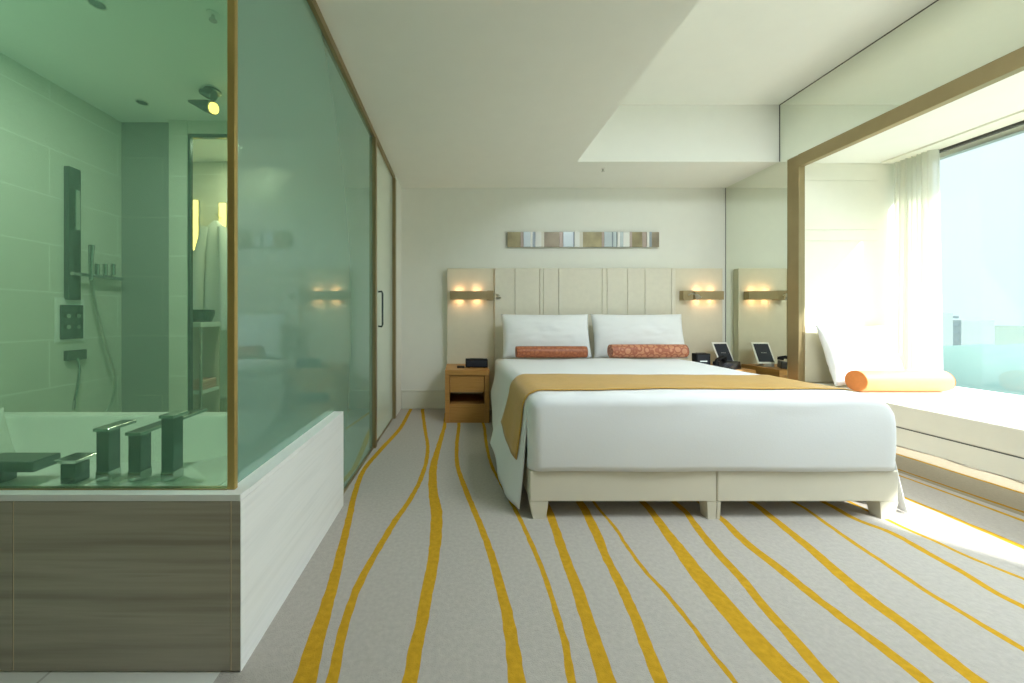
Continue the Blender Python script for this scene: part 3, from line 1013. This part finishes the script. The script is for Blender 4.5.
zh0, zh1 = PZ(328, 3.05), PZ(290, 3.05)
hd = MB().tube([(XG + 0.006, 3.05, zh1 - 0.015), (XG + 0.035, 3.05, zh1 - 0.012), (XG + 0.042, 3.05, zh1 - 0.03), (XG + 0.042, 3.05, zh0 + 0.03), (XG + 0.035, 3.05, zh0 + 0.012), (XG + 0.006, 3.05, zh0 + 0.015)], 0.008, 12)
hd.build('handle', M['dark_chrome'], d, smooth=True)
struct('trim_6', MB().box(XG - 0.02, -0.655, 3.70, 3.76, 0.0, ZS - 0.046), M['bronze'], label='bronze jamb of the sliding door', bevel=0.002)
struct('wall_door_return', MB().box(-0.78, -0.66, 3.76, YB, 0, ZS), M['wall'])

# ---------------------------------------------------------------- bathroom shell
struct('wall_left', MB().box(XL - 0.1, XL, YR, 2.73, 0, ZS), M['tile'], label='pale tiled bathroom wall')
YT = 2.73
xd1, xd2 = PX(172, YT), PX(190, YT)
struct('wall_shower', MB().box(XL - 0.1, xd1, YT, YT + 0.03, 0, ZS), M['tile_dark'], label='dark tiled shower wall')
struct('wall_shower_pier', MB().box(xd1, xd2, YT - 0.03, YT + 0.01, 0, ZS).box(xd2, XG - 0.08, YT - 0.02, YT + 0.01, PZ(135, YT), ZS), M['tile_back'], label='pale tiled pier beside the shower wall')
struct('door_2', MB().box(xd2, xd2 + 0.018, YT - 0.02, YT + 0.005, 0, PZ(135, YT)).box(xd2 + 0.018, -0.78, YT - 0.02, YT + 0.005, PZ(135, YT) - 0.03, PZ(135, YT)), M['dark_chrome'], label='dark framed opening to the vanity area')
YV = 3.42
struct('wall_vanity', MB().box(-2.9, -0.80, YV, YV + 0.1, 0, ZS), M['tile_back'], label='pale tiled wall behind the vanity')
struct('wall_vanity_side', MB().box(-2.9, -2.8, YT + 0.03, YV, 0, ZS), M['tile'])

# vanity lights
for (u, w, v0, v1, label) in ((195, 4, 200, 250, 'longer amber light strip on the bathroom vanity wall'), (222, 6, 203, 238, 'shorter amber light strip on the bathroom vanity wall')):
    y = YV - 0.03
    t = thing('wall_light', label, 'wall light', (PX(u, y), YV, PZ(v1, y)), group='amber light strips')
    MB().box(PX(u - w / 2, y), PX(u + w / 2, y), y, y + 0.012, PZ(v1, y), PZ(v0, y)).build('lens', M['amber'], t)
    MB().box(PX(u - w / 2, y) - 0.004, PX(u + w / 2, y) + 0.004, y + 0.0121, YV - 0.0005, PZ(v1, y) - 0.004, PZ(v0, y) + 0.004).build('housing', M['steel'], t)

# bathrobe on a hook
yr = YV - 0.10
t = thing('hanging_bathrobe', 'white towelling bathrobe hanging on the vanity wall', 'bathrobe', (PX(216, yr), YV, PZ(400, yr)))
pts = []
for i in range(29):
    a = 2 * PI * i / 28
    col = []
    for k, (v, hw, dd) in enumerate(((221, 0.02, 0.02), (228, 0.085, 0.05), (240, 0.10, 0.055), (280, 0.105, 0.06), (340, 0.115, 0.065), (395, 0.125, 0.07), (398, 0.12, 0.066), (398.1, 0.0, 0.0))):
        ff = 1 + 0.10 * math.sin(a * 6 + k * 0.4) * min(1, k / 3)
        col.append((PX(216, yr) + hw * math.cos(a) * ff, yr + dd * math.sin(a) * ff, PZ(v, yr)))
    pts.append(col)
MB().grid(pts).build('robe_body', M['robe'], t, smooth=True, angle=180)
for s in (-1, 1):
    xs0 = PX(216, yr) + s * 0.075
    MB().tube([(xs0, yr - 0.03, PZ(228, yr)), (xs0 + s * 0.04, yr - 0.05, PZ(255, yr)), (xs0 + s * 0.05, yr - 0.055, PZ(300, yr)), (xs0 + s * 0.05, yr - 0.05, PZ(330, yr))], [0.035, 0.045, 0.045, 0.05], 14).build('sleeve', M['robe'], t, smooth=True, angle=60)
MB().tube([(PX(216, yr), YV - 0.001, PZ(216, yr)), (PX(216, yr), YV - 0.06, PZ(216, yr)), (PX(216, yr), YV - 0.10, PZ(217, yr) + 0.03)], 0.007, 10).build('hook', M['chrome'], t, smooth=True)

# vanity cabinet with dark basin, towel
yc0, yc1 = 2.86, 3.10
ycm = 2.95
xr1 = PX(209, ycm)
t = thing('vanity_console', 'pale open vanity console carrying a dark basin in the bathroom', 'vanity', (-2.4, 2.98, 0))
zv = PZ(322, ycm)
zt = PZ(389, ycm)
MB().box(-2.79, xr1, yc0, yc1, zv - 0.04, zv).build('counter', M['tub'], t, bevel=0.004)
MB().box(-2.78, xr1 - 0.01, yc0 + 0.02, yc1 - 0.01, zt - 0.03, zt).build('shelf', M['tub'], t, bevel=0.003)
MB().box(-2.78, xr1 - 0.01, yc1 - 0.0095, yc1, 0, zv - 0.0405).build('back_panel', M['niche'], t)
MB().box(-2.79, -2.7805, yc0, yc1, 0, zv - 0.0405).build('side_panel', M['niche'], t)
for yy in (yc0 + 0.005, ):
    MB().box(xr1 - 0.018, xr1 - 0.002, yy, yy + 0.014, 0, zv - 0.0405).build('leg', M['chrome'], t)
b = MB()
prof = [(0.0, 0.0), (0.10, 0.0), (0.12, 0.06), (0.122, 0.10), (0.112, 0.10), (0.10, 0.06), (0.0, 0.02)]
bx = PX(201, ycm)
b.grid([[(bx - 0.06 + 1.15 * r * math.cos(2 * PI * k / 28), 2.98 + 0.85 * r * math.sin(2 * PI * k / 28), zv + 0.0005 + z) for r, z in prof] for k in range(29)])
b.build('basin', M['dark_chrome'], t, smooth=True)
tw = thing('towel', 'folded pink towel on the lower shelf of the vanity console', 'towel', (PX(201, ycm), ycm, zt + 0.0005))
for k in range(3):
    MB().box(PX(194, ycm), PX(207, ycm), yc0 + 0.04, yc1 - 0.03, zt + 0.0006 + 0.026 * k, zt + 0.0262 + 0.026 * k).build('fold', M['pink'], tw, bevel=0.008, seg=3)

# bathtub behind the glass
t = thing('bathtub', 'white built-in bathtub behind the green glass', 'bathtub', (-1.6, 1.55, 0))


def rrect(cx, cy, hx, hy, r, z, n=8):
    out = []
    for q, (sx, sy) in enumerate(((1, 1), (-1, 1), (-1, -1), (1, -1))):
        for k in range(n + 1):
            a = PI / 2 * q + PI / 2 * k / n
            out.append((cx + sx * (hx - r) + r * math.cos(a), cy + sy * (hy - r) + r * math.sin(a), z))
    return out


ty0, ty1 = YG + 0.012, YL - 0.01
tcx, tcy = (-2.55 - 0.745) / 2, (ty0 + ty1) / 2
hx, hy = (2.55 - 0.745) / 2, (ty1 - ty0) / 2
loops = [rrect(tcx, tcy, hx, hy, 0.004, 0.10), rrect(tcx, tcy, hx, hy, 0.004, 0.519), rrect(tcx, tcy + 0.06, hx - 0.12, hy - 0.13, 0.12, 0.519), rrect(tcx, tcy + 0.06, hx - 0.135, hy - 0.145, 0.12, 0.505),
         rrect(tcx, tcy + 0.06, hx - 0.22, hy - 0.19, 0.14, 0.22), rrect(tcx, tcy + 0.06, hx - 0.30, hy - 0.25, 0.12, 0.16), rrect(tcx, tcy + 0.06, 0.02, 0.01, 0.005, 0.155)]
nn = len(loops[0])
MB().grid([[loops[j][i % nn] for j in range(len(loops))] for i in range(nn + 1)]).build('tub_shell', M['tub'], t, smooth=True, angle=40)
MB().cyl((tcx + 0.3, tcy + 0.06, 0.158), (tcx + 0.3, tcy + 0.06, 0.164), 0.035).build('drain', M['chrome'], t, smooth=True)
# headrest cushion
t = thing('bath_headrest', 'white headrest cushion inside the end of the bathtub', 'headrest', (-2.24, 1.62, 0.30), (0, math.radians(-12), PI / 2))
pillow_mb(0.42, 0.26, 0.10, 0.05, seed=9).build('cushion', M['tub'], t, smooth=True, angle=180, local=True)

# deck fittings
yd = 1.145
zd = 0.5195
X = lambda u: PX(u, yd)
Zz = lambda v: PZ(v, yd)
t = thing('bath_tap', 'short square chrome tap knob with flared top on the bath rim', 'tap', (X(74), yd, zd), group='taps on the bath rim')
MB().box(X(67), X(82), yd - 0.02, yd + 0.025, zd, Zz(462)).build('stem', M['dark_chrome'], t, bevel=0.002)
MB().hexa([(X(67), yd - 0.02, Zz(461.8)), (X(82), yd - 0.02, Zz(461.8)), (X(82), yd + 0.025, Zz(461.8)), (X(67), yd + 0.025, Zz(461.8))],
          [(X(63), yd - 0.03, Zz(457)), (X(86), yd - 0.03, Zz(457)), (X(86), yd + 0.04, Zz(457)), (X(63), yd + 0.04, Zz(457))]).build('handle', M['chrome'], t, bevel=0.002)


def post_tap(u0, vtop, depth, label, cap_name, wcap=0.05):
    x0 = X(u0)
    t = thing('bath_tap', label, 'tap', (x0 + 0.02, yd, zd), group='taps on the bath rim')
    zt_ = Zz(vtop)
    MB().box(x0, x0 + 0.039, yd, yd + 0.042, zd + 0.03, zt_ - 0.008).build('stem', M['dark_chrome'], t, bevel=0.002)
    MB().box(x0 - 0.001, x0 + 0.04, yd - 0.001, yd + 0.043, zd, zd + 0.0298).build('base_sleeve', M['chrome'], t, bevel=0.001)
    c = x0 + 0.0195
    MB().box(c - wcap / 2, c + wcap / 2, yd - 0.006, yd + depth, zt_ - 0.0078, zt_ + 0.003).build(cap_name, M['chrome'], t, bevel=0.002)
    return t


post_tap(96, 429, 0.095, 'square chrome tap with short flat lever on the bath rim beside the knob', 'lever')
post_tap(128, 433, 0.30, 'square chrome bath spout with long flat top reaching over the tub', 'spout')
post_tap(161, 416, 0.06, 'taller square chrome tap on the bath rim next to the gold corner post', 'lever', 0.046)
t = thing('bath_tap', 'low dark tap with wide flat plate on the bath rim, furthest from the gold post', 'tap', (X(10), yd, zd), group='taps on the bath rim')
MB().box(X(-4), X(8), yd - 0.015, yd + 0.025, zd, Zz(469)).build('stem', M['dark_chrome'], t, bevel=0.002)
MB().box(X(-16), X(44), yd - 0.03, yd + 0.05, Zz(469) + 0.0005, Zz(458)).build('plate', M['dark_chrome'], t, bevel=0.004)

# shower fittings on the tiled wall
xs = XL


def YW(u, xx=XL + 0.03):
    return -xx * F / (CX - u)


ym = YW(74)
t = thing('shower_tower', 'tall dark shower column on the tiled wall', 'shower column', (XL, ym, 1.1))
MB().box(XL, XL + 0.035, YW(68), YW(80.5), PZ(300, ym), PZ(168, ym)).build('column', M['dark_chrome'], t, bevel=0.004)
MB().box(XL + 0.036, XL + 0.055, YW(72), YW(77), PZ(230, ym), PZ(190, ym)).build('body_jet_strip', M['chrome'], t, bevel=0.003)
ym2 = YW(92)
t = thing('wall_mounted_hand_shower', 'slim chrome hand shower with long hose on a valve bar', 'hand shower', (XL, ym2, 1.2))
MB().cyl((XL + 0.05, YW(72, XL + .05), PZ(276, ym2)), (XL + 0.05, YW(122, XL + .05), PZ(276, ym2)), 0.013, 14).build('valve_bar', M['chrome'], t, smooth=True)
for u in (97, 105, 113):
    yy = YW(u, XL + 0.05)
    MB().cyl((XL + 0.05, yy, PZ(275, yy)), (XL + 0.05, yy, PZ(264, yy)), 0.014, 14).build('knob', M['chrome'], t, smooth=True)
    MB().cyl((XL, yy, PZ(276, yy)), (XL + 0.04, yy, PZ(276, yy)), 0.008, 10).build('wall_bracket', M['chrome'], t, smooth=True)
xh = XL + 0.085
yh = YW(91, xh)
MB().tube([(xh, yh, PZ(280, yh)), (xh, yh, PZ(260, yh)), (xh + 0.005, yh, PZ(245, yh))], [0.011, 0.013, 0.017], 14).build('handset', M['chrome'], t, smooth=True)
hp = []
for (u, v) in ((91, 280), (93, 292), (97, 310), (103, 335), (110, 358), (115, 375), (115, 390), (111, 404), (106, 412)):
    yy = YW(u, xh)
    hp.append((xh, yy, PZ(v, yy)))
MB().tube(hp, 0.008, 10).build('hose', M['steel'], t, smooth=True, angle=80)
yc = YW(73)
t = thing('shower_control', 'square shower control plate with four dark buttons on the tiled wall', 'shower control', (XL, yc, 1.0))
MB().box(XL, XL + 0.008, YW(59), YW(88), PZ(342, yc), PZ(298, yc)).build('plate', M['tub'], t, bevel=0.002)
MB().box(XL + 0.0082, XL + 0.02, YW(63), YW(85), PZ(339, yc), PZ(305, yc)).build('panel', M['dark_chrome'], t, bevel=0.002)
for u in (69, 79):
    for v in (316, 327):
        yy = YW(u)
        MB().cyl((XL + 0.0202, yy, PZ(v, yy)), (XL + 0.03, yy, PZ(v, yy)), 0.014, 16).build('button', M['chrome'], t, smooth=True)
yo = YW(77)
t = thing('wall_spout', 'small wall outlet with short hanging hose below the control plate', 'shower outlet', (XL, yo, 0.9))
MB().box(XL, XL + 0.03, YW(68), YW(87), PZ(360, yo), PZ(350, yo)).build('outlet_block', M['dark_chrome'], t, bevel=0.003)
hp = []
for (u, v) in ((82, 358), (81, 370), (79, 385), (76, 400), (75, 410)):
    yy = YW(u, XL + 0.06)
    hp.append((XL + 0.05, yy, PZ(v, yy)))
hp[0] = (XL + 0.031, hp[0][1], hp[0][2])
MB().tube(hp, 0.008, 10).build('hose', M['chrome'], t, smooth=True, angle=80)

# ceiling fittings in the bathroom
ysp = 2.35
xsp, zsp = PX(208, ysp), ZS
t = thing('ceiling_spotlight', 'twin tilted chrome spotlight with amber face on the bathroom ceiling', 'spotlight', (xsp, ysp, ZS))
MB().cyl((xsp + 0.03, ysp, ZS - 0.0005), (xsp + 0.03, ysp, ZS - 0.012), 0.05, 24).build('ceiling_plate', M['dark_chrome'], t, smooth=True)
MB().tube([(xsp + 0.03, ysp, ZS - 0.012), (xsp + 0.03, ysp, ZS - 0.05)], 0.008, 10).build('stem', M['chrome'], t, smooth=True)
MB().tube([(xsp - 0.14, ysp + 0.02, ZS - 0.055), (xsp - 0.08, ysp + 0.01, ZS - 0.075), (xsp - 0.01, ysp, ZS - 0.10), (xsp + 0.035, ysp - 0.005, ZS - 0.115)], [0.008, 0.022, 0.038, 0.042], 20).build('lamp_head', M['dark_chrome'], t, smooth=True)
MB().tube([(xsp - 0.03, ysp - 0.02, ZS - 0.018), (xsp + 0.02, ysp - 0.03, ZS - 0.035), (xsp + 0.06, ysp - 0.03, ZS - 0.05)], [0.018, 0.032, 0.032], 20).build('lamp_head', M['dark_chrome'], t, smooth=True)
MB().cyl((xsp + 0.0355, ysp - 0.005, ZS - 0.1152), (xsp + 0.048, ysp - 0.0065, ZS - 0.1195), 0.034, 20).build('lens', M['amber'], t, smooth=True)
for (u, v, label) in ((97, 3, 'small round ceiling vent over the bathtub'), (142, 102, 'small round ceiling vent near the dark shower wall'), (213, 14, 'small pale sprinkler head on the bathroom ceiling')):
    y = (ZS - H) * F / (CY - v)
    xx = PX(u, y)
    if 'sprinkler' in label:
        t = thing('ceiling_sprinkler', label, 'sprinkler', (xx, y, ZS))
        MB().cyl((xx, y, ZS - 0.0003), (xx, y, ZS - 0.006), 0.03).build('escutcheon', M['white_plastic'], t, smooth=True)
        MB().cyl((xx, y, ZS - 0.006), (xx, y, ZS - 0.03), 0.008).cyl((xx, y, ZS - 0.03), (xx, y, ZS - 0.033), 0.018).build('deflector', M['chrome'], t, smooth=True)
    else:
        t = thing('ceiling_vent', label, 'vent', (xx, y, ZS), group='bathroom ceiling vents')
        MB().torus((xx, y, ZS - 0.004), (0, 0, 1), 0.034, 0.0035).build('rim', M['steel'], t, smooth=True)
        MB().cyl((xx, y, ZS - 0.0005), (xx, y, ZS - 0.004), 0.031).build('disc', M['dark_chrome'], t, smooth=True)
# sprinkler in the bedroom
y = (ZS - H) * F / (CY - 168.5)
xx = PX(603, y)
t = thing('ceiling_sprinkler', 'tiny sprinkler head under the beam above the bed', 'sprinkler', (xx, y, ZS))
MB().cyl((xx, y, ZS - 0.0003), (xx, y, ZS - 0.005), 0.025).build('escutcheon', M['white_plastic'], t, smooth=True)
MB().cyl((xx, y, ZS - 0.005), (xx, y, ZS - 0.028), 0.007).cyl((xx, y, ZS - 0.028), (xx, y, ZS - 0.031), 0.016).build('deflector', M['steel'], t, smooth=True)

# ---------------------------------------------------------------- outside
gm = ramp_mat('far_land', [(0.30, (0.055, 0.085, 0.07)), (0.46, (0.075, 0.10, 0.08)), (0.56, (0.085, 0.105, 0.085)), (0.72, (0.06, 0.09, 0.095))], 0.02, (1, 0.5, 1), 1.0, 0.0, 4)
struct('ground', MB().box(4.6, 3000, -3000, 5000, -45, -44), gm, label='hazy pale green land far below the window')
hm = pm('far_trees', (0.075, 0.115, 0.10), 1.0, spec=0.0)
hb = MB()
pts = []
for i in range(60):
    f = i / 59
    px, py = 150 + 260 * f, 60 + 260 * f
    px, py = 260 + 80 * math.sin(f * 3), -80 + 420 * f
    h = 12 + 8 * mnoise.noise((f * 7, 0, 0)) + 5 * mnoise.noise((f * 30, 3, 0))
    pts.append([(px - 30, py, -47), (px - 22, py, -44 + h * 0.7), (px, py, -44 + h * 1.7), (px + 60, py, -44 + h * 1.9), (px + 130, py, -47)])
hb.grid(pts)
struct('hills', hb, hm, smooth=True, angle=180, label='tree covered rise outside the window')
for k, (bx, by, bw, bh, lab) in enumerate(((520, 395, 22, 50, 'pale square tower beyond the trees outside the window'), (600, 430, 40, 42, 'broad pale block beyond the trees outside the window'))):
    t = thing('tower_block', lab, 'building', (bx, by, -44))
    MB().box(bx, bx + bw, by, by + bw, -44, -44 + bh).build('facade', pm('tower_%s' % 'ab'[k], (0.17, 0.205, 0.20), 0.9, spec=0), t)
    for j in range(5):
        MB().box(bx - 0.4, bx - 0.05, by + 2, by + bw - 2, -36 + j * 9, -33 + j * 9).build('window_band', pm('tower_glass', (0.15, 0.19, 0.195), 0.8), t)

# ---------------------------------------------------------------- world, sun, lamps
w = bpy.data.worlds.new('daylight')
bpy.context.scene.world = w
w.use_nodes = True
N, L = w.node_tree.nodes, w.node_tree.links
bg = N['Background']
tc = N.new('ShaderNodeTexCoord')
sp = N.new('ShaderNodeSeparateXYZ')
L.new(tc.outputs['Generated'], sp.inputs[0])
r = N.new('ShaderNodeValToRGB')
e = r.color_ramp.elements
stops = [(0.0, (0.74, 0.97, 0.95)), (0.10, (0.78, 0.98, 1.0)), (0.30, (0.84, 0.97, 1.0)), (1.0, (0.80, 0.91, 1.0))]
while len(e) < len(stops):
    e.new(0.5)
for i, (p, c) in enumerate(stops):
    e[i].position, e[i].color = p, (*c, 1)
L.new(sp.outputs['Z'], r.inputs['Fac'])
mr = N.new('ShaderNodeMapRange')
mr.inputs['From Min'].default_value = 0.30
mr.inputs['From Max'].default_value = 0.60
mr.inputs['To Min'].default_value = 0.52
mr.inputs['To Max'].default_value = 4.2
L.new(sp.outputs['Z'], mr.inputs['Value'])
L.new(r.outputs['Color'], bg.inputs['Color'])
L.new(mr.outputs[0], bg.inputs['Strength'])

sun = bpy.data.lights.new('sun', 'SUN')
sun.energy = 5
sun.angle = math.radians(1.2)
sun.color = (1.0, 0.97, 0.90)
so = bpy.data.objects.new('sun', sun)
C.objects.link(so)
so.rotation_euler = Vector((-1.0, 1.25, -1.15)).to_track_quat('-Z', 'Y').to_euler()


def area(name, loc, rot, sx, sy, energy, col):
    l = bpy.data.lights.new(name, 'AREA')
    l.shape = 'RECTANGLE'
    l.size, l.size_y = sx, sy
    l.energy = energy
    l.color = col
    o = bpy.data.objects.new(name, l)
    C.objects.link(o)
    o.location = loc
    o.rotation_euler = rot
    return o


# the window as a sampling portal for the sky light
p = area('window_portal', (XW - 0.06, (YN + YE) / 2, (ZB + ZA) / 2), (0, PI / 2, 0), ZA - ZB, YE - YN, 1, (1, 1, 1))
p.data.cycles.is_portal = True
# added out-of-view fill light to brighten the bedroom; bathroom ceiling lamps
area('bedroom_fill_light', (2.0, 0.9, ZC - 0.02), (0, 0, 0), 1.0, 1.0, 33, (0.86, 0.94, 1.0))
area('bath_lamp', (-1.7, 1.6, ZS - 0.02), (0, 0, 0), 0.12, 0.12, 9, (0.97, 1.0, 0.88))
area('bath_lamp', (-1.9, 3.1, ZS - 0.02), (0, 0, 0), 0.12, 0.12, 5, (1.0, 0.85, 0.6))

# ---------------------------------------------------------------- camera and view
cam = bpy.data.cameras.new('camera')
cam.sensor_width = 36
cam.lens = F / 1024 * 36
cam.shift_x = (512 - CX) / 1024
cam.shift_y = (CY - 341.5) / 1024
cam.clip_end = 6000
co = bpy.data.objects.new('camera', cam)
C.objects.link(co)
co.location = (0, 0, H)
co.rotation_euler = (PI / 2, 0, 0)
S = bpy.context.scene
S.camera = co
S.view_settings.view_transform = 'Standard'
S.view_settings.look = 'None'
S.view_settings.exposure = 1.17
S.view_settings.gamma = 1.0
S.view_settings.use_curve_mapping = False
S.cycles.max_bounces = 14
S.cycles.diffuse_bounces = 8
S.cycles.glossy_bounces = 6
S.cycles.transparent_max_bounces = 16
S.cycles.transmission_bounces = 6
S.cycles.sample_clamp_indirect = 8
S.cycles.use_denoising = True
